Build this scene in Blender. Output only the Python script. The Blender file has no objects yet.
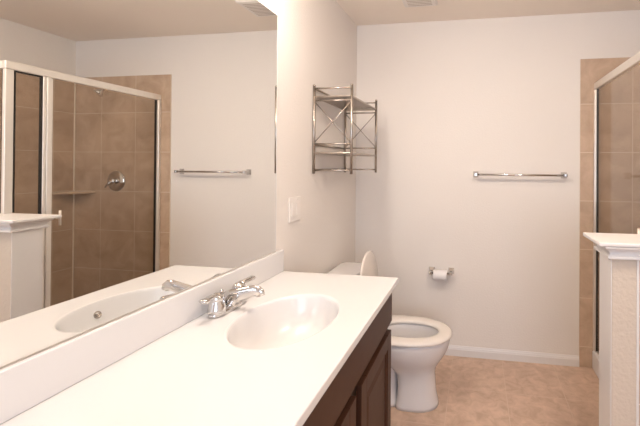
import bpy, bmesh, math, random
from mathutils import Vector, Matrix
S = bpy.context.scene
COL = S.collection
PI = math.pi
random.seed(4)

# ------------------------------------------------------------------ camera
cd = bpy.data.cameras.new('camera'); cam = bpy.data.objects.new('camera', cd); COL.objects.link(cam)
S.camera = cam
yaw, pit, rol = math.radians(9.1376), math.radians(.2979), math.radians(.3934)
F = Vector((-math.sin(yaw)*math.cos(pit), math.cos(yaw)*math.cos(pit), math.sin(pit)))
R = Vector((math.cos(yaw), math.sin(yaw), 0)); U = R.cross(F)
R2 = R*math.cos(rol)+U*math.sin(rol); U2 = -R*math.sin(rol)+U*math.cos(rol)
M = Matrix((R2, U2, -F)).transposed().to_4x4(); M.translation = Vector((.9082, -2.6894, 1.3744))
cam.matrix_world = M
cd.sensor_width = 36; cd.lens = 367.5*36/640
cd.shift_x = -97.6/640; cd.shift_y = -49.2/640
cd.clip_start = .02

# ------------------------------------------------------------------ world, lights, exposure
S.view_settings.view_transform = 'Standard'; S.view_settings.look = 'None'
S.view_settings.gamma = 1; S.view_settings.exposure = 0.0
w = bpy.data.worlds.new('world'); S.world = w; w.use_nodes = True
w.node_tree.nodes['Background'].inputs[0].default_value = (.55, .72, 1, 1)
w.node_tree.nodes['Background'].inputs[1].default_value = 1.5
DAY = 34; LAMP = 84; FILL = 17
def area(name, loc, rot, sx, sy, power, col):
    l = bpy.data.lights.new(name, 'AREA'); l.shape = 'RECTANGLE'; l.size = sx; l.size_y = sy
    l.energy = power; l.color = col
    o = bpy.data.objects.new(name, l); COL.objects.link(o); o.location = loc; o.rotation_euler = rot
    return o
# daylight through the window of the back wall
area('window_daylight', (1.45, -4.32, 1.45), (PI/2, 0, 0), 1.5, 1.3, DAY, (.74, .83, 1))
# added fill light under the ceiling, brightens the left wall and floor
area('ceiling_fill_light', (1.40, -1.70, 2.405), (0, 0, 0), .3, .3, FILL, (1, .82, .66))

# ------------------------------------------------------------------ materials
def mat(name, col, rough=.5, metal=0, spec=.5, bump=0, bscale=60, var=0, vscale=5, col2=None, coat=0, detail=3):
    m = bpy.data.materials.new(name); m.use_nodes = True; nt = m.node_tree; b = nt.nodes['Principled BSDF']
    b.inputs['Base Color'].default_value = (*col, 1); b.inputs['Roughness'].default_value = rough
    b.inputs['Metallic'].default_value = metal; b.inputs['Specular IOR Level'].default_value = spec
    b.inputs['Coat Weight'].default_value = coat
    tc = nt.nodes.new('ShaderNodeTexCoord')
    if bump:
        n = nt.nodes.new('ShaderNodeTexNoise'); n.inputs['Scale'].default_value = bscale; n.inputs['Detail'].default_value = detail
        bp = nt.nodes.new('ShaderNodeBump'); bp.inputs['Strength'].default_value = bump; bp.inputs['Distance'].default_value = .004
        nt.links.new(tc.outputs['Object'], n.inputs['Vector']); nt.links.new(n.outputs['Fac'], bp.inputs['Height'])
        nt.links.new(bp.outputs['Normal'], b.inputs['Normal'])
    if var:
        n = nt.nodes.new('ShaderNodeTexNoise'); n.inputs['Scale'].default_value = vscale; n.inputs['Detail'].default_value = 4
        r = nt.nodes.new('ShaderNodeMix'); r.data_type = 'RGBA'
        c2 = col2 or tuple(c*(1-var) for c in col)
        r.inputs['A'].default_value = (*col, 1); r.inputs['B'].default_value = (*c2, 1)
        nt.links.new(tc.outputs['Object'], n.inputs['Vector']); nt.links.new(n.outputs['Fac'], r.inputs['Factor'])
        nt.links.new(r.outputs['Result'], b.inputs['Base Color'])
    return m
def tile_mat(name, axes, off, size, c1, c2, grout, mortar=.005, rough=.35, vs=7):
    m = bpy.data.materials.new(name); m.use_nodes = True; nt = m.node_tree; b = nt.nodes['Principled BSDF']; L = nt.links.new
    geo = nt.nodes.new('ShaderNodeNewGeometry'); sep = nt.nodes.new('ShaderNodeSeparateXYZ'); com = nt.nodes.new('ShaderNodeCombineXYZ')
    L(geo.outputs['Position'], sep.inputs[0])
    for k in range(2):
        a = nt.nodes.new('ShaderNodeMath'); a.operation = 'ADD'; a.inputs[1].default_value = 10*size[k]-off[k]
        L(sep.outputs['XYZ'.index(axes[k])], a.inputs[0]); L(a.outputs[0], com.inputs[k])
    br = nt.nodes.new('ShaderNodeTexBrick'); br.offset = 0; br.squash = 1
    br.inputs['Scale'].default_value = 1; br.inputs['Brick Width'].default_value = size[0]; br.inputs['Row Height'].default_value = size[1]
    br.inputs['Mortar Size'].default_value = mortar/2; br.inputs['Mortar Smooth'].default_value = .2
    br.inputs['Color1'].default_value = (1, 1, 1, 1); br.inputs['Color2'].default_value = (.9, .9, .9, 1); br.inputs['Mortar'].default_value = (0, 0, 0, 1)
    L(com.outputs[0], br.inputs['Vector'])
    n = nt.nodes.new('ShaderNodeTexNoise'); n.inputs['Scale'].default_value = vs; n.inputs['Detail'].default_value = 6; n.inputs['Roughness'].default_value = .62
    n.inputs['Distortion'].default_value = .6
    L(geo.outputs['Position'], n.inputs['Vector'])
    rp = nt.nodes.new('ShaderNodeValToRGB'); rp.color_ramp.elements[0].position = .32; rp.color_ramp.elements[1].position = .68
    rp.color_ramp.elements[0].color = (*c1, 1); rp.color_ramp.elements[1].color = (*c2, 1)
    L(n.outputs['Fac'], rp.inputs[0])
    mul = nt.nodes.new('ShaderNodeMix'); mul.data_type = 'RGBA'; mul.blend_type = 'MULTIPLY'; mul.inputs['Factor'].default_value = .6
    L(rp.outputs[0], mul.inputs['A']); L(br.outputs['Color'], mul.inputs['B'])
    mx = nt.nodes.new('ShaderNodeMix'); mx.data_type = 'RGBA'
    L(br.outputs['Fac'], mx.inputs['Factor']); L(mul.outputs['Result'], mx.inputs['A']); mx.inputs['B'].default_value = (*grout, 1)
    L(mx.outputs['Result'], b.inputs['Base Color']); b.inputs['Roughness'].default_value = rough
    bp = nt.nodes.new('ShaderNodeBump'); bp.invert = True; bp.inputs['Strength'].default_value = .35; bp.inputs['Distance'].default_value = .002
    L(br.outputs['Fac'], bp.inputs['Height']); L(bp.outputs['Normal'], b.inputs['Normal'])
    return m
def glass_mat(name, tint):
    m = bpy.data.materials.new(name); m.use_nodes = True; nt = m.node_tree; nt.nodes.remove(nt.nodes['Principled BSDF'])
    out = nt.nodes['Material Output']; t = nt.nodes.new('ShaderNodeBsdfTransparent'); g = nt.nodes.new('ShaderNodeBsdfGlossy')
    lw = nt.nodes.new('ShaderNodeLayerWeight'); lw.inputs[0].default_value = .5
    pw = nt.nodes.new('ShaderNodeMath'); pw.operation = 'POWER'; pw.inputs[1].default_value = 5
    fr = nt.nodes.new('ShaderNodeMath'); fr.operation = 'MULTIPLY_ADD'; fr.inputs[1].default_value = .9; fr.inputs[2].default_value = .03
    nt.links.new(lw.outputs['Facing'], pw.inputs[0]); nt.links.new(pw.outputs[0], fr.inputs[0]); mx = nt.nodes.new('ShaderNodeMixShader')
    t.inputs[0].default_value = (*tint, 1); g.inputs['Roughness'].default_value = 0
    nt.links.new(fr.outputs[0], mx.inputs[0]); nt.links.new(t.outputs[0], mx.inputs[1]); nt.links.new(g.outputs[0], mx.inputs[2])
    nt.links.new(mx.outputs[0], out.inputs[0])
    return m
def emit_mat(name, col, s):
    m = mat(name, col, .4); b = m.node_tree.nodes['Principled BSDF']
    b.inputs['Emission Color'].default_value = (*col, 1); b.inputs['Emission Strength'].default_value = s
    return m
WALLC = (.82, .768, .715)
m_wall = mat('wall_paint', WALLC, .75, bump=.35, bscale=95, spec=.25)
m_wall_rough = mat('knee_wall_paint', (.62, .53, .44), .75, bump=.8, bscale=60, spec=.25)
m_ceil = mat('ceiling_paint', (.90, .815, .725), .85, bump=.3, bscale=90, spec=.2)
m_trim = mat('trim_paint', (.76, .73, .71), .35, bump=.03, bscale=20)
m_marble = mat('cultured_marble', (.73, .71, .70), .24, var=.02, vscale=3, coat=.2)
m_porc = mat('porcelain', (.76, .73, .72), .12, var=.02, vscale=3, coat=.5)
m_seat = mat('seat_plastic', (.78, .72, .66), .25, var=.02, vscale=3)
m_chrome = mat('chrome', (.66, .64, .62), .07, metal=1, var=.03, vscale=8)
m_nickel = mat('satin_steel', (.46, .41, .365), .27, metal=1, var=.05, vscale=20)
m_alu = mat('shower_frame_metal', (.84, .79, .73), .28, metal=.55, var=.03, vscale=10)
m_black = mat('black_gasket', (.015, .013, .012), .5, var=.1, vscale=10)
m_mirror = mat('mirror_silver', (.88, .885, .865), .0, metal=1, var=.004, vscale=1)
m_edge = mat('mirror_edge', (.55, .50, .46), .3, metal=.6, var=.05, vscale=10)
m_wood = mat('dark_wood', (.062, .022, .010), .45, bump=.08, bscale=30, var=.35, vscale=14, spec=.3)
m_wood_shade = mat('dark_wood_shade', (.016, .007, .004), .45, var=.4, vscale=14)  # same wood coloured near black, shade painted into the gaps around doors
m_plastic = mat('white_plastic', (.84, .79, .74), .35, var=.02, vscale=4)
m_slot = mat('dark_slot', (.50, .43, .37), .7, var=.1, vscale=10)
m_paper = mat('tissue_paper', (.88, .85, .84), .9, bump=.2, bscale=200)
m_card = mat('cardboard', (.45, .32, .2), .9, var=.1)
m_water = mat('water', (.64, .59, .54), .03, var=.02)
m_glass = glass_mat('shower_glass', (.93, .915, .89))
m_wpane = glass_mat('window_glass', (.97, .98, .98))
m_bulb = emit_mat('bulb_glass', (1, .915, .835), LAMP)
TC1, TC2, TG = (.47, .335, .235), (.64, .48, .355), (.72, .60, .475)
m_tile_xz = tile_mat('wall_tile_far', 'XZ', (1.6105, .14), (.3365, .3333), TC1, TC2, TG)
m_tile_yz = tile_mat('wall_tile_side', 'YZ', (-.17, .14), (.3365, .3333), TC1, TC2, TG)
m_floor = tile_mat('floor_tile', 'XY', (1.438, -.05), (.345, .345), (.50, .345, .25), (.69, .50, .385), (.64, .485, .375), .004, .38, 15)
m_caulk = mat('caulk', (.85, .75, .62), .5, var=.05)
m_shelf = mat('tile_shelf', (.62, .47, .34), .3, var=.1, vscale=6)

# ------------------------------------------------------------------ helpers
def obj(name, bm, m, parent=None, smooth=False, kind=None, bevel=0, segs=2, label=None):
    bmesh.ops.recalc_face_normals(bm, faces=bm.faces[:])
    me = bpy.data.meshes.new(name); bm.to_mesh(me); bm.free()
    o = bpy.data.objects.new(name, me); COL.objects.link(o); me.materials.append(m)
    if smooth:
        for p in me.polygons: p.use_smooth = True
    if bevel:
        md = o.modifiers.new('bevel', 'BEVEL'); md.width = bevel; md.segments = segs; md.limit_method = 'ANGLE'; md.angle_limit = math.radians(40)
        for p in me.polygons: p.use_smooth = True
        md2 = o.modifiers.new('wn', 'WEIGHTED_NORMAL'); md2.keep_sharp = True
    if parent:
        o.parent = parent; o.matrix_parent_inverse = parent_inv(parent)
    if kind: o['kind'] = kind
    if label: o['label'] = label
    return o
def parent_inv(p):
    mats = Matrix.Identity(4); q = p
    chain = []
    while q: chain.append(q); q = q.parent
    for q in reversed(chain):
        mats = mats @ q.matrix_parent_inverse @ q.matrix_basis
    return mats.inverted()
def thing(name, label, cat, loc, group=None):
    o = bpy.data.objects.new(name, None); COL.objects.link(o); o.location = loc; o.empty_display_size = .05
    o['label'] = label; o['category'] = cat
    if group: o['group'] = group
    return o
def tag(o, label, cat, group=None):
    o['label'] = label; o['category'] = cat
    if group: o['group'] = group
    return o
def nb(): return bmesh.new()
def box(bm, x0, x1, y0, y1, z0, z1):
    v = [bm.verts.new((x, y, z)) for x in (x0, x1) for y in (y0, y1) for z in (z0, z1)]
    for f in ((0,1,3,2), (4,6,7,5), (0,4,5,1), (2,3,7,6), (0,2,6,4), (1,5,7,3)): bm.faces.new([v[i] for i in f])
    return bm
def B(*a): return box(nb(), *a)
def loft(bm, rings, cap0=True, cap1=True, closed=True):
    rs = [[bm.verts.new(p) for p in r] for r in rings]; n = len(rs[0])
    for a, b in zip(rs, rs[1:]):
        for i in range(n if closed else n-1):
            j = (i+1) % n; bm.faces.new((a[i], a[j], b[j], b[i]))
    if cap0: bm.faces.new(rs[0][::-1])
    if cap1: bm.faces.new(rs[-1])
    return bm
def tube(bm, pts, rad, n=10, flat=None):
    """tube along points; rad number/list; flat = (a,b) scale of the two frame axes"""
    pts = [Vector(p) for p in pts]; k = len(pts)
    if not isinstance(rad, (list, tuple)): rad = [rad]*k
    rings = []
    up = None
    for i, p in enumerate(pts):
        t = (pts[min(i+1, k-1)]-pts[max(i-1, 0)]).normalized()
        if up is None:
            up = Vector((0, 0, 1)) if abs(t.z) < .9 else Vector((0, 1, 0))
        s = t.cross(up).normalized(); u = s.cross(t).normalized(); up = u
        fa, fb = flat or (1, 1)
        rings.append([p+s*(rad[i]*fa*math.cos(2*PI*j/n))+u*(rad[i]*fb*math.sin(2*PI*j/n)) for j in range(n)])
    return loft(bm, rings)
def lathe(bm, prof, c, axis='z', n=24, cap0=True, cap1=True):
    rings = []
    for r, h in prof:
        ring = []
        for j in range(n):
            a = 2*PI*j/n; p = (r*math.cos(a), r*math.sin(a), h)
            if axis == 'x': p = (p[2], p[0], p[1])
            if axis == 'y': p = (p[0], p[2], p[1])
            ring.append((c[0]+p[0], c[1]+p[1], c[2]+p[2]))
        rings.append(ring)
    return loft(bm, rings, cap0, cap1)
def bez(p0, p1, p2, n=8):
    p0, p1, p2 = map(Vector, (p0, p1, p2))
    return [(1-t)**2*p0+2*t*(1-t)*p1+t*t*p2 for t in [i/n for i in range(n+1)]]

# ------------------------------------------------------------------ room shell
RW, H, YB = 2.567, 2.44, -4.30
obj('floor', B(-.1, RW+.1, YB-.1, .1, -.1, 0), m_floor, kind='structure')
obj('ceiling', B(-.1, RW+.1, YB-.1, .1, H, H+.1), m_ceil, kind='structure')
obj('wall_left', B(-.1, 0, YB-.1, .1, 0, H), m_wall, kind='structure')
obj('wall_far', B(0, RW, 0, .1, 0, H), m_wall, kind='structure')
obj('wall_right', B(RW, RW+.1, YB-.1, .1, 0, H), m_wall, kind='structure')
bm = nb()
box(bm, 0, .7, YB-.1, YB, 0, H); box(bm, 2.2, RW, YB-.1, YB, 0, H)
box(bm, .7, 2.2, YB-.1, YB, 0, .8); box(bm, .7, 2.2, YB-.1, YB, 2.1, H)
obj('wall_back', bm, m_wall, kind='structure')
bm = nb()
for a in ((.7, .75, .8, 2.1), (2.15, 2.2, .8, 2.1), (.75, 2.15, .8, .85), (.75, 2.15, 2.05, 2.1), (1.43, 1.47, .85, 2.05)):
    box(bm, a[0], a[1], YB-.07, YB-.01, a[2], a[3])
wf = obj('window_1', bm, m_trim, kind='structure')
obj('pane', B(.75, 2.15, YB-.045, YB-.04, .85, 2.05), m_wpane, wf)
# shower tiling on the walls
TX = 1.612
obj('wall_shower_far', B(TX, RW, -.009, .0, 0, 2.119), m_tile_xz, kind='structure', bevel=.002)
obj('wall_shower_right', B(RW-.009, RW, -.99, -.009, 0, 2.119), m_tile_yz, kind='structure', bevel=.002)
# baseboards
def baseboard(name, a, b, n):
    prof = [(0, 0), (.014, 0), (.014, .046), (.011, .052), (.011, .056), (.006, .064), (.004, .070), (0, .070)]
    bm = nb(); a, b, n = Vector(a), Vector(b), Vector(n)
    loft(bm, [[p+n*d+Vector((0, 0, z)) for d, z in prof] for p in (a, b)])
    return obj(name, bm, m_trim, kind='structure')
baseboard('baseboard_far', (0, 0, 0), (TX, 0, 0), (0, -1, 0))
obj('trim_5', B(RW-.019, RW-.0095, -.019, -.0095, .046, 2.117), m_caulk, kind='structure', bevel=.003)
baseboard('baseboard_left', (0, -1.10, 0), (0, -.014, 0), (1, 0, 0))

# knee wall between the room and the shower
KX0, KX1, KY0, KY1 = 1.419, 1.514, -1.181, -1.043
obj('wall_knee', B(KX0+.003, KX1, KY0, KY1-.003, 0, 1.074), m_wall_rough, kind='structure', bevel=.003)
obj('wall_knee_tiled', B(KX1+.0005, RW-.009, -1.172, -.99, 0, 1.074), m_tile_xz, kind='structure', bevel=.002)
bm = nb()
box(bm, KX0-.001, KX0+.0025, KY0+.0, KY1-.004, 0, 1.028)
box(bm, KX1-.006, KX1+.003, KY0-.004, KY0-.0005, 0, 1.028)
obj('trim_2', bm, m_trim, kind='structure', bevel=.001)
bm = nb()
prof = [(1.024, -.001), (1.024, .012), (1.028, .017), (1.036, .017), (1.040, .011), (1.045, .009), (1.052, .011), (1.060, .018), (1.067, .029), (1.071, .030), (1.0735, .030)]
loft(bm, [[(KX0-d, KY0-d, z), (KX1+min(d, .004), KY0-d, z), (KX1+min(d, .004), KY1+d, z), (KX0-d, KY1+d, z)] for z, d in prof])
obj('trim_1', bm, m_trim, kind='structure')
obj('trim_3', B(1.366, RW-.009, -1.212, -.992, 1.0745, 1.090), m_trim, kind='structure', bevel=.004)

# shower pan with curb
bm = nb()
box(bm, 1.694, 1.790, -.989, -.0095, 0, .124)
obj('trim_4', bm, m_trim, kind='structure', bevel=.01, segs=3)
pan = obj('shower_pan', B(1.791, RW-.0095, -.989, -.0095, 0.001, .045), m_trim, bevel=.01)
tag(pan, 'white shower pan floor behind the glass door', 'shower pan')
dr = lathe(nb(), [(.045, 0), (.045, .004), (.03, .006), (.004, .004)], (2.18, -.5, .045), n=24)
obj('drain', dr, m_chrome, pan, smooth=True)

# ------------------------------------------------------------------ shower enclosure
GX = 1.714
en = thing('shower_enclosure', 'metal-framed glass shower enclosure beside the tiled far wall', 'shower enclosure', (GX, -.5, .124))
obj('header_rail', B(GX-.015, GX+.015, -1.037, -.0095, 1.902, 1.950), m_alu, en, bevel=.006, segs=3)
obj('wall_jamb', B(GX-.016, GX+.012, -.034, -.0095, .126, 1.902), m_alu, en, bevel=.004)
obj('corner_post', B(GX-.012, GX+.010, -1.034, -.9935, 1.0905, 1.902), m_alu, en, bevel=.004)
bm = nb(); box(bm, GX-.012, GX+.014, -.851, -.833, .126, 1.902); box(bm, GX-.016, GX+.012, -.832, -.806, .126, 1.902)
obj('door_post', bm, m_alu, en, bevel=.004)
fp = obj('fixed_pane', B(GX-.003, GX+.003, -.982, -.858, .128, 1.896), m_glass, en)
bm = nb()
box(bm, GX-.008, GX+.008, -.8585, -.8505, .127, 1.901); box(bm, GX-.008, GX+.008, -.986, -.8585, 1.894, 1.9015)
box(bm, GX-.008, GX+.008, -.9875, -.983, 1.092, 1.894)
obj('gasket', bm, m_black, fp)
rp = obj('return_pane', B(GX+.026, RW-.02, -1.021, -1.015, 1.0915, 1.896), m_glass, en)
bm = nb()
box(bm, GX+.011, GX+.024, -1.026, -1.010, 1.091, 1.901)
obj('gasket', bm, m_black, rp)
obj('return_rail', B(GX+.0155, RW-.0095, -1.036, -1.002, 1.902, 1.948), m_alu, en, bevel=.005)
door = obj('door', B(GX-.003, GX+.003, -.797, -.055, .135, 1.892), m_glass, en)
bm = nb(); box(bm, GX-.006, GX+.006, -.054, -.044, .13, 1.9); 
obj('gasket', bm, m_black, door)
bm = nb(); box(bm, GX-.009, GX+.009, -.0437, -.0345, .13, 1.9); box(bm, GX-.008, GX+.008, -.805, -.797, .13, 1.9)
box(bm, GX-.006, GX+.006, -.797, -.054, .127, .137)
obj('door_edge', bm, m_alu, door)
bm = nb()
tube(bm, [(GX-.032, -.768, .985), (GX-.032, -.768, 1.078)], .0065, 12)
tube(bm, [(GX-.032, -.768, 1.03), (GX-.0035, -.768, 1.03)], .006, 10)
obj('handle', bm, m_alu, door, smooth=True, label='pale metal pull handle')

# corner shelf
bm = nb()
def qr(z, r): return [(RW-.0095, -.0095, z)]+[(RW-.0095-r*math.cos(a), -.0095-r*math.sin(a), z) for a in [PI/2*i/8 for i in range(9)]]
qr2 = lambda z, r: [(RW-.0095, -.0095, z), (RW-.0095-r, -.0095, z), (RW-.0095-r*.93, -.0095-r*.12, z), (RW-.0095-r*.12, -.0095-r*.93, z), (RW-.0095, -.0095-r, z)]
loft(bm, [qr2(1.118, .215), qr2(1.122, .225), qr2(1.134, .225)])
tag(obj('corner_shelf', bm, m_shelf), 'small stone corner shelf on the shower tiles', 'shelf')

# shower valve
vx, vz = 2.128, 1.226
t = thing('shower_valve', 'round chrome shower valve on the tiled far wall', 'shower valve', (vx, -.0095, vz))
obj('escutcheon', lathe(nb(), [(.087, -.0095), (.087, -.0125), (.080, -.018), (.05, -.024), (.03, -.026), (.005, -.0265)], (vx, 0, vz), 'y', 36), m_chrome, t, smooth=True)
obj('hub', lathe(nb(), [(.026, -.024), (.026, -.05), (.022, -.056), (.004, -.058)], (vx, 0, vz), 'y', 24), m_chrome, t, smooth=True)
obj('lever', tube(nb(), [(vx, -.05, vz), (vx+.025, -.058, vz-.02), (vx+.052, -.062, vz-.05)], [.009, .008, .006], 10), m_chrome, t, smooth=True)
# shower head
t = thing('shower_head', 'chrome shower head on a short bent arm above the valve', 'shower head', (2.125, -.0095, 2.01))
obj('flange', lathe(nb(), [(.028, -.0095), (.027, -.014), (.012, -.022)], (2.125, 0, 2.012), 'y', 24), m_chrome, t, smooth=True)
obj('arm', tube(nb(), [(2.125, -.012, 2.012)]+bez((2.135, -.06, 2.02), (2.15, -.10, 2.025), (2.155, -.112, 1.992), 6), .008, 10), m_chrome, t, smooth=True)
hb = lathe(nb(), [(.010, .03), (.014, .02), (.016, .008), (.036, -.018), (.038, -.026), (.034, -.030), (.004, -.030)], (0, 0, 0), 'z', 24)
bmesh.ops.rotate(hb, verts=hb.verts, cent=(0, 0, 0), matrix=Matrix.Rotation(math.radians(-38), 3, 'X')@Matrix.Rotation(math.radians(-20), 3, 'Y'))
bmesh.ops.translate(hb, verts=hb.verts, vec=(2.162, -.125, 1.968))
obj('spray_head', hb, m_chrome, t, smooth=True)

# ------------------------------------------------------------------ vanity cabinet
CZ = .877; CY1 = -1.086; CY0 = -2.62; CX = .568
cab = thing('vanity_cabinet', 'dark brown wooden vanity cabinet under the white countertop', 'cabinet', (.27, -1.85, 0))
y1 = -1.120; y0 = CY0+.02
bm = nb(); 
for a in ((0.001, .515, y0, y0+.016, .09, .853), (0.001, .515, y1-.016, y1, .09, .853), (0.001, .012, y0+.016, y1-.016, .09, .853), (.012, .515, y0+.016, y1-.016, .09, .106)): box(bm, *a)
obj('body', bm, m_wood, cab)
obj('toe_kick', B(0.001, .46, y0+.002, y1-.002, 0, .0895), m_wood_shade, cab)
obj('face_frame', B(.5155, .528, y0, y1, .09, .853), m_wood_shade, cab)
obj('apron', B(.5285, .547, y0, y1, .698, .853), m_wood, cab, bevel=.0015)
ys = [-1.130, -1.546, -1.598, -2.008, -2.033, -2.3, -2.325, -2.592]
for k in range(4):
    b1, b0 = ys[2*k], ys[2*k+1]
    if k == 3: pass
    d = nb(); z0, z1 = .115, .664; s = .058
    box(d, .5285, .547, b0, b0+s, z0, z1); box(d, .5285, .547, b1-s, b1, z0, z1)
    box(d, .5285, .547, b0+s, b1-s, z0, z0+s); box(d, .5285, .547, b0+s, b1-s, z1-s, z1)
    dd = obj('door', d, m_wood, cab, bevel=.0015)
    # raised panel
    e = nb(); a0, a1, c0, c1 = b0+s, b1-s, z0+s, z1-s
    def rr(x, i): return [(x, a0+i, c0+i), (x, a1-i, c0+i), (x, a1-i, c1-i), (x, a0+i, c1-i)]
    loft(e, [rr(.530, .0), rr(.5435, .0), rr(.5415, .006), rr(.536, .009), rr(.536, .014), rr(.5405, .040), rr(.541, .041)], True, True)
    obj('panel', e, m_wood, dd)

# ------------------------------------------------------------------ vanity top with basin
vt = thing('countertop', 'long white cultured marble countertop with an oval basin', 'countertop', (.28, -1.85, .855))
bx, by, ax, ay = .300, -1.566, .155, .210
N = 96
def oval(k, z, dx=0): return [(bx+dx+ax*k*math.cos(2*PI*i/N), by+ay*k*math.sin(2*PI*i/N), z) for i in range(N)]
def rect(z, ins=0):
    X0, X1, Y0, Y1 = .001, CX-ins, CY0+ins, CY1-ins; out = []
    angs = [2*PI*i/N for i in range(N)]
    for a in angs:
        c, s = math.cos(a)*ax, math.sin(a)*ay
        t = min([(X1-bx)/c if c > 1e-9 else 9e9, (X0-bx)/c if c < -1e-9 else 9e9, (Y1-by)/s if s > 1e-9 else 9e9, (Y0-by)/s if s < -1e-9 else 9e9])
        out.append([bx+c*t, by+s*t, z])
    for X, Y in ((X0, Y0), (X0, Y1), (X1, Y0), (X1, Y1)):
        i = min(range(N), key=lambda i: (out[i][0]-X)**2+(out[i][1]-Y)**2); out[i] = [X, Y, z]
    return [tuple(p) for p in out]
bm = nb()
loft(bm, [oval(.985, .852), rect(.854), rect(.856), rect(CZ-.004), rect(CZ-.001, .001), rect(CZ, .004), oval(1.045, CZ), oval(1.015, CZ-.0015), oval(1.0, CZ-.005), oval(.985, CZ-.012)], False, False)
obj('slab', bm, m_marble, vt)
bm = nb()
prof = [(.987, CZ-.011), (.972, CZ-.022), (.945, CZ-.045), (.90, CZ-.072), (.82, CZ-.100), (.68, CZ-.122), (.48, CZ-.134), (.25, CZ-.139), (.11, CZ-.141)]
loft(bm, [oval(k, z) for k, z in prof], False, True)
obj('basin', bm, m_marble, vt, smooth=True)
obj('drain', lathe(nb(), [(.024, 0), (.024, .003), (.019, .004), (.017, -.003), (.003, -.004)], (bx, by, CZ-.139), 'z', 24), m_chrome, vt, smooth=True)
oh = lathe(nb(), [(.013, 0), (.013, .003), (.009, .004), (.008, -.001), (.001, -.001)], (0, 0, 0), 'z', 20)
bmesh.ops.rotate(oh, verts=oh.verts, cent=(0, 0, 0), matrix=Matrix.Rotation(math.radians(-68), 3, 'Y'))
bmesh.ops.translate(oh, verts=oh.verts, vec=(bx+ax*.938, by+.0, CZ-.046))
obj('overflow_ring', oh, m_nickel, vt, smooth=True, label='small round metal overflow ring')
obj('backsplash', B(.001, .020, CY0, CY1, CZ+.0002, .9775), m_marble, vt, bevel=.003)

# mirror
mr = thing('wall_mirror', 'large frameless wall mirror above the backsplash', 'mirror', (.004, -1.85, .978))
obj('glass', B(.0012, .0060, CY0, -1.1375, .981, 2.056), m_mirror, mr)
obj('bottom_channel', B(.0011, .0085, CY0, -1.1365, .9778, .9808), m_edge, mr, label='dark metal channel')
obj('side_edge', B(.0011, .0068, -1.1373, -1.1350, .981, 2.056), m_trim, mr)

# vanity light (above the mirror, out of the frame)
t = thing('vanity_light', 'chrome vanity light bar with glass shades above the mirror', 'wall lamp', (0, -1.655, 2.24))
obj('back_plate', B(.001, .025, -2.00, -1.31, 2.195, 2.295), m_nickel, t, bevel=.006)
for k in range(4):
    ly = -1.40-.17*k
    obj('socket', lathe(nb(), [(.03, .024), (.03, .05), (.022, .06), (.018, .155)], (.0, ly, 2.245), 'x', 24), m_nickel, t, smooth=True)
    obj('bulb', lathe(nb(), [(.012, .148)]+[(.048*math.sin(a), .198-.048*math.cos(a)) for a in [.35+i*(PI-.40)/12 for i in range(13)]], (0, ly, 2.245), 'x', 24), m_bulb, t, smooth=True)

# ------------------------------------------------------------------ faucet
fy = -1.543; fx = .068
fa = thing('basin_faucet', 'chrome two-handle faucet behind the oval basin', 'faucet', (fx, fy, CZ))
def stad(k, z, hl=.083, hw=.027):
    out = []
    for i in range(40):
        a = 2*PI*i/40; c, s = math.cos(a), math.sin(a)
        out.append((fx+k*hw*math.copysign(abs(c)**.85, c), fy+k*hl*math.copysign(abs(s)**.7, s), z))
    return out
obj('base', loft(nb(), [stad(1, CZ+.0004), stad(1.0, CZ+.008), stad(.96, CZ+.014), stad(.86, CZ+.019), stad(.7, CZ+.021)]), m_chrome, fa, smooth=True)
for sgn in (-1, 1):
    hy = fy+sgn*.056
    h = obj('handle', lathe(nb(), [(.029, .013), (.028, .022), (.0255, .036), (.0215, .048), (.0195, .052), (.022, .055), (.0225, .060), (.018, .068), (.011, .074), (.003, .076)], (fx, hy, CZ), 'z', 28), m_chrome, fa, smooth=True)
    pts = [(fx, hy, CZ+.066), (fx, hy+sgn*.02, CZ+.069), (fx+.004, hy+sgn*.045, CZ+.070), (fx+.008, hy+sgn*.070, CZ+.072), (fx+.009, hy+sgn*.077, CZ+.073)]
    obj('lever', tube(nb(), pts, [.014, .0125, .012, .0125, .007], 12, (1.2, .6)), m_chrome, h, smooth=True)
sp = [(fx-.008, fy, CZ+.012), (fx-.004, fy, CZ+.026), (fx+.006, fy, CZ+.036), (fx+.024, fy, CZ+.046), (fx+.05, fy, CZ+.056), (fx+.080, fy, CZ+.065), (fx+.098, fy, CZ+.069), (fx+.110, fy, CZ+.068), (fx+.118, fy, CZ+.063), (fx+.121, fy, CZ+.053)]
bm = nb(); tube(bm, sp, [.026, .025, .023, .020, .0165, .015, .0145, .014, .013, .012], 16, (1.35, .8))
obj('spout', bm, m_chrome, fa, smooth=True)
obj('lift_rod', lathe(nb(), [(.0025, .01), (.0025, .052), (.006, .055), (.0065, .063), (.003, .067)], (fx-.026, fy, CZ), 'z', 12), m_chrome, fa, smooth=True)

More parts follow.
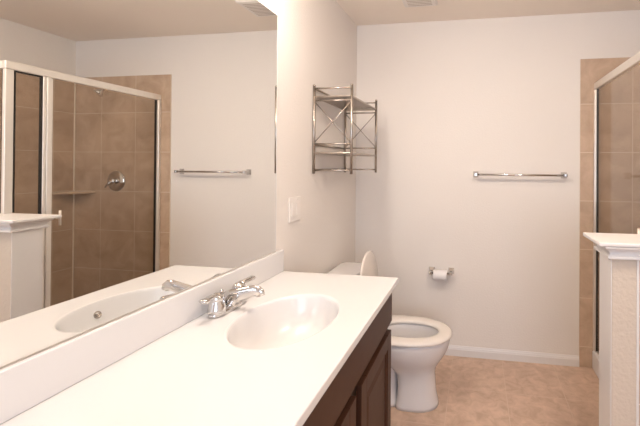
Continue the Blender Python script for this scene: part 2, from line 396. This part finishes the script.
# ------------------------------------------------------------------ toilet
ty = -.566
to = thing('toilet', 'white two-piece toilet with raised lid between vanity and far wall', 'toilet', (.42, ty, 0))
NT = 48
def egg(xb, xf, hw, z, xc=None, sq=2.0, eb=None):
    xc = xc if xc is not None else xb+(xf-xb)*.45
    out = []
    for i in range(NT):
        a = 2*PI*i/NT; c, s = math.cos(a), math.sin(a)
        e = 2/2.15 if c > 0 else 2/(eb or 2.4)
        X = xc+(xf-xc if c > 0 else xc-xb)*math.copysign(abs(c)**e, c)
        out.append((X, ty+hw*math.copysign(abs(s)**(2/2.15 if c > 0 else e), s), z))
    return out
bm = nb()
outer = [egg(.455, .700, .100, .001, eb=5), egg(.458, .697, .099, .02, eb=5), egg(.465, .686, .094, .07, eb=5), egg(.468, .680, .092, .13, eb=5), egg(.46, .678, .095, .19, eb=4.5),
         egg(.42, .687, .108, .225, eb=3), egg(.36, .710, .134, .26), egg(.31, .737, .158, .30), egg(.275, .753, .172, .335), egg(.26, .762, .179, .37), egg(.255, .763, .180, .392), egg(.262, .758, .175, .398)]
inner = [egg(.37, .705, .120, .398), egg(.375, .700, .115, .390), egg(.38, .70, .117, .36), egg(.39, .68, .105, .30), egg(.41, .62, .075, .235), egg(.43, .58, .05, .20)]
loft(bm, outer+inner, True, True)
def rb(x0, x1, hw, z, e=5):
    c = (x0+x1)/2; out = []
    for i in range(NT):
        a = 2*PI*i/NT; cc, s = math.cos(a), math.sin(a)
        out.append((c+(x1-x0)/2*math.copysign(abs(cc)**(2/e), cc), ty+hw*math.copysign(abs(s)**(2/e), s), z))
    return out
loft(bm, [rb(.10, .47, .085, .001), rb(.10, .47, .083, .02), rb(.13, .46, .062, .06), rb(.12, .46, .062, .22), rb(.06, .45, .09, .30), rb(.035, .40, .115, .345), rb(.03, .36, .120, .39), rb(.033, .355, .117, .397)])
obj('bowl', bm, m_porc, to, smooth=True)
obj('water', loft(nb(), [egg(.402, .640, .084, .248), egg(.402, .640, .084, .2485)]), m_water, to)
# seat ring
bm = nb()
so = lambda k, z: egg(.285+k, .776-k, .189-k, z, eb=3.0)
si = lambda k, z: egg(.375-k, .695+k, .108+k, z)
rings = [so(.004, .4005), so(0, .404), so(0, .412), so(.006, .419), so(.018, .4225), si(.014, .4225), si(.004, .419), si(0, .412), si(0, .404), si(.003, .4005)]
loft(bm, rings+[rings[0]], False, False); bmesh.ops.remove_doubles(bm, verts=bm.verts, dist=1e-5)
obj('seat', bm, m_seat, to, smooth=True)
# lid standing up, leaning on the tank
bm = nb()
def lid(off, ins):
    out = []
    th = math.radians(2.5)
    for p in egg(.285+ins, .730-ins, .182-ins, 0, eb=3.0):
        L = p[0]-.30; out.append((.292+off*math.cos(th)-L*math.sin(th), p[1], (.425+L*math.cos(th)+.006)))
    return out
loft(bm, [lid(-.011, .006), lid(-.007, 0), lid(.002, 0), lid(.006, .008)])
obj('lid', bm, m_seat, to, smooth=True)
for s in (-1, 1):
    bm = nb(); tube(bm, [(.285, ty+s*.075-.02, .428), (.285, ty+s*.075+.02, .428)], .011, 12)
    obj('hinge', bm, m_seat, to, smooth=True)
bm = nb(); loft(bm, [rb(.045, .200, .200, .398, 7), rb(.035, .205, .208, .43, 7), rb(.030, .212, .218, .69, 7), rb(.030, .212, .218, .6985, 7)])
tk = obj('tank', bm, m_porc, to, smooth=True)
bm = nb(); loft(bm, [rb(.026, .219, .226, .699, 9), rb(.024, .222, .229, .703, 9), rb(.024, .222, .229, .722, 9), rb(.028, .218, .225, .730, 9), rb(.04, .205, .21, .732, 9)])
obj('tank_lid', bm, m_porc, to, smooth=True)
obj('flush_lever', tube(nb(), [(.213, ty-.16, .64), (.232, ty-.16, .64), (.238, ty-.13, .636), (.238, ty-.09, .63)], [.012, .008, .006, .007], 10), m_chrome, to, smooth=True)

# ------------------------------------------------------------------ wire rack above the toilet
rk = thing('wall_rack', 'two-shelf metal wall rack with crossed end braces above the toilet', 'rack', (.005, -.51, 1.326))
XN, XF, YN, YF = .010, .229, -.757, -.262
for x in (XN, XF):
    for y in (YN, YF):
        bm = nb(); tube(bm, [(x, y, 1.326), (x, y, 1.812)], .0080, 12)
        lathe(bm, [(.0062, 0), (.0085, .003), (.008, .009), (.003, .012)], (x, y, 1.812), 'z', 12)
        obj('post', bm, m_nickel, rk, smooth=True)
for y in (YN, YF):
    for z in (1.802, 1.733, 1.492, 1.346):
        obj('end_rail', tube(nb(), [(XN, y, z), (XF, y, z)], .0048, 8), m_nickel, rk, smooth=True)
    bm = nb()
    tube(bm, [(XN, y+.002, 1.730), (XF, y+.002, 1.495)], .0026, 6); tube(bm, [(XN, y-.003, 1.495), (XF, y-.003, 1.730)], .0026, 6)
    obj('cross_brace', bm, m_nickel, rk, smooth=True)
for z in (1.802, 1.488, 1.346):
    obj('back_rail', tube(nb(), [(XN, YN, z), (XN, YF, z)], .0062, 8), m_nickel, rk, smooth=True)
for z in (1.755, 1.442):
    bm = nb()
    for x in (XN, XF): tube(bm, [(x, YN, z), (x, YF, z)], .0058, 8)
    for y in (YN, YF): tube(bm, [(XN, y, z), (XF, y, z)], .0058, 8)
    n = 21
    for i in range(1, n):
        y = YN+(YF-YN)*i/n
        box(bm, XN, XF, y-.0085, y+.0085, z-.002, z+.002)
    obj('shelf', bm, m_nickel, rk, label='slatted metal shelf')
for y in (YN+.02, YF-.02):
    bm = nb(); box(bm, .0005, .004, y-.012, y+.012, 1.782, 1.815); 
    obj('wall_bracket', bm, m_nickel, rk)

# ------------------------------------------------------------------ switch plate
t = thing('switch_plate', 'white double switch plate on the left wall beside the mirror', 'switch plate', (0, -.957, 1.15))
obj('plate', B(.0005, .007, -1.014, -.900, 1.090, 1.213), m_plastic, t, bevel=.003)
for yy in (-.98, -.934):
    r = obj('rocker', B(.0072, .0105, yy-.0165, yy+.0165, 1.118, 1.185), m_plastic, t, bevel=.0012)
for yy in (-.98, -.934):
    for zz in (1.103, 1.20): obj('screw', lathe(nb(), [(.003, .007), (.003, .0078), (.001, .008)], (0, yy, zz), 'x', 10), m_plastic, t)

# ------------------------------------------------------------------ towel bar
t = thing('towel_bar', 'long chrome towel bar on the far wall beside the shower', 'towel bar', (1.2, 0, 1.315))
bzz = 1.3146; by0 = -.062
obj('bar', tube(nb(), [(.905, by0, bzz), (1.503, by0, bzz)], .0085, 16), m_chrome, t, smooth=True)
for x in (.902, 1.506):
    bm = nb(); q = lambda y, h: [(x-h*.8, y, bzz-h*.9), (x+h*.8, y, bzz-h*.9), (x+h*.8, y, bzz+h*.9), (x-h*.8, y, bzz+h*.9)]
    loft(bm, [q(-.0005, .024), q(-.006, .024), q(-.010, .020), q(-.022, .010), q(-.045, .009), q(-.050, .013), q(-.072, .013), q(-.075, .010)])
    obj('bracket', bm, m_chrome, t, bevel=.0015)

# ------------------------------------------------------------------ toilet paper
t = thing('toilet_paper_holder', 'chrome toilet paper holder on the far wall', 'toilet paper holder', (.659, 0, .61))
hz = .606
for x in (.588, .730):
    bm = nb(); q = lambda y, h, dz=0: [(x-h, y, hz+dz-h), (x+h, y, hz+dz-h), (x+h, y, hz+dz+h), (x-h, y, hz+dz+h)]
    loft(bm, [q(-.0005, .021, .006), q(-.006, .021, .006), q(-.010, .017, .005), q(-.022, .009), q(-.05, .008), q(-.055, .0105), q(-.074, .0105), q(-.077, .008)])
    obj('post', bm, m_chrome, t, bevel=.0012)
obj('roller', tube(nb(), [(.594, -.066, hz), (.724, -.066, hz)], .0075, 12), m_chrome, t, smooth=True)
bm = nb(); rz = hz-.0125
ri = lambda x, r: [(x, -.066+r*math.cos(2*PI*i/40), rz+r*math.sin(2*PI*i/40)) for i in range(40)]
rings = [ri(.607, .0215), ri(.607, .035), ri(.608, .0362), ri(.702, .0362), ri(.703, .035), ri(.703, .0215)]
loft(bm, rings, False, False)
rl = tag(obj('toilet_paper_roll', bm, m_paper, smooth=True), 'half-used white toilet paper roll on the chrome holder', 'toilet paper')
rl.data.polygons.foreach_set('use_smooth', [True]*len(rl.data.polygons))
cr = [ri(.6072, .0212), ri(.7028, .0212), ri(.7028, .0200), ri(.6072, .0200)]
bm = nb(); loft(bm, cr+[cr[0]], False, False); obj('core', bm, m_card, rl)

# ------------------------------------------------------------------ ceiling vent
t = thing('ceiling_vent', 'square white ventilation fan grille on the ceiling', 'vent', (.54, -.42, H))
bm = nb(); q = lambda i, z: [(.430+i, -.548+i, z), (.650-i, -.548+i, z), (.650-i, -.300-i, z), (.430+i, -.300-i, z)]
loft(bm, [q(0, H-.0005), q(0, H-.010), q(.008, H-.020), q(.020, H-.022)])
obj('cover', bm, m_plastic, t)
for i in range(9):
    y = -.51+.0215*i
    obj('slot', B(.462, .618, y, y+.006, H-.0235, H-.0222), m_slot, t)

# added housing and glowing disc for the fill light, outside the frame
t = thing('ceiling_fill', 'added round white fill light, unseen, near the room centre', 'ceiling lamp', (1.40, -1.70, H))
obj('rim', lathe(nb(), [(.20, H-.0005), (.20, H-.02), (.185, H-.028)], (1.40, -1.70, 0), 'z', 32), m_plastic, t, smooth=True)
obj('diffuser', lathe(nb(), [(.184, H-.012), (.18, H-.018), (.02, H-.022)], (1.40, -1.70, 0), 'z', 32), emit_mat('fill_diffuser', (1, .88, .76), 4), t, smooth=True)
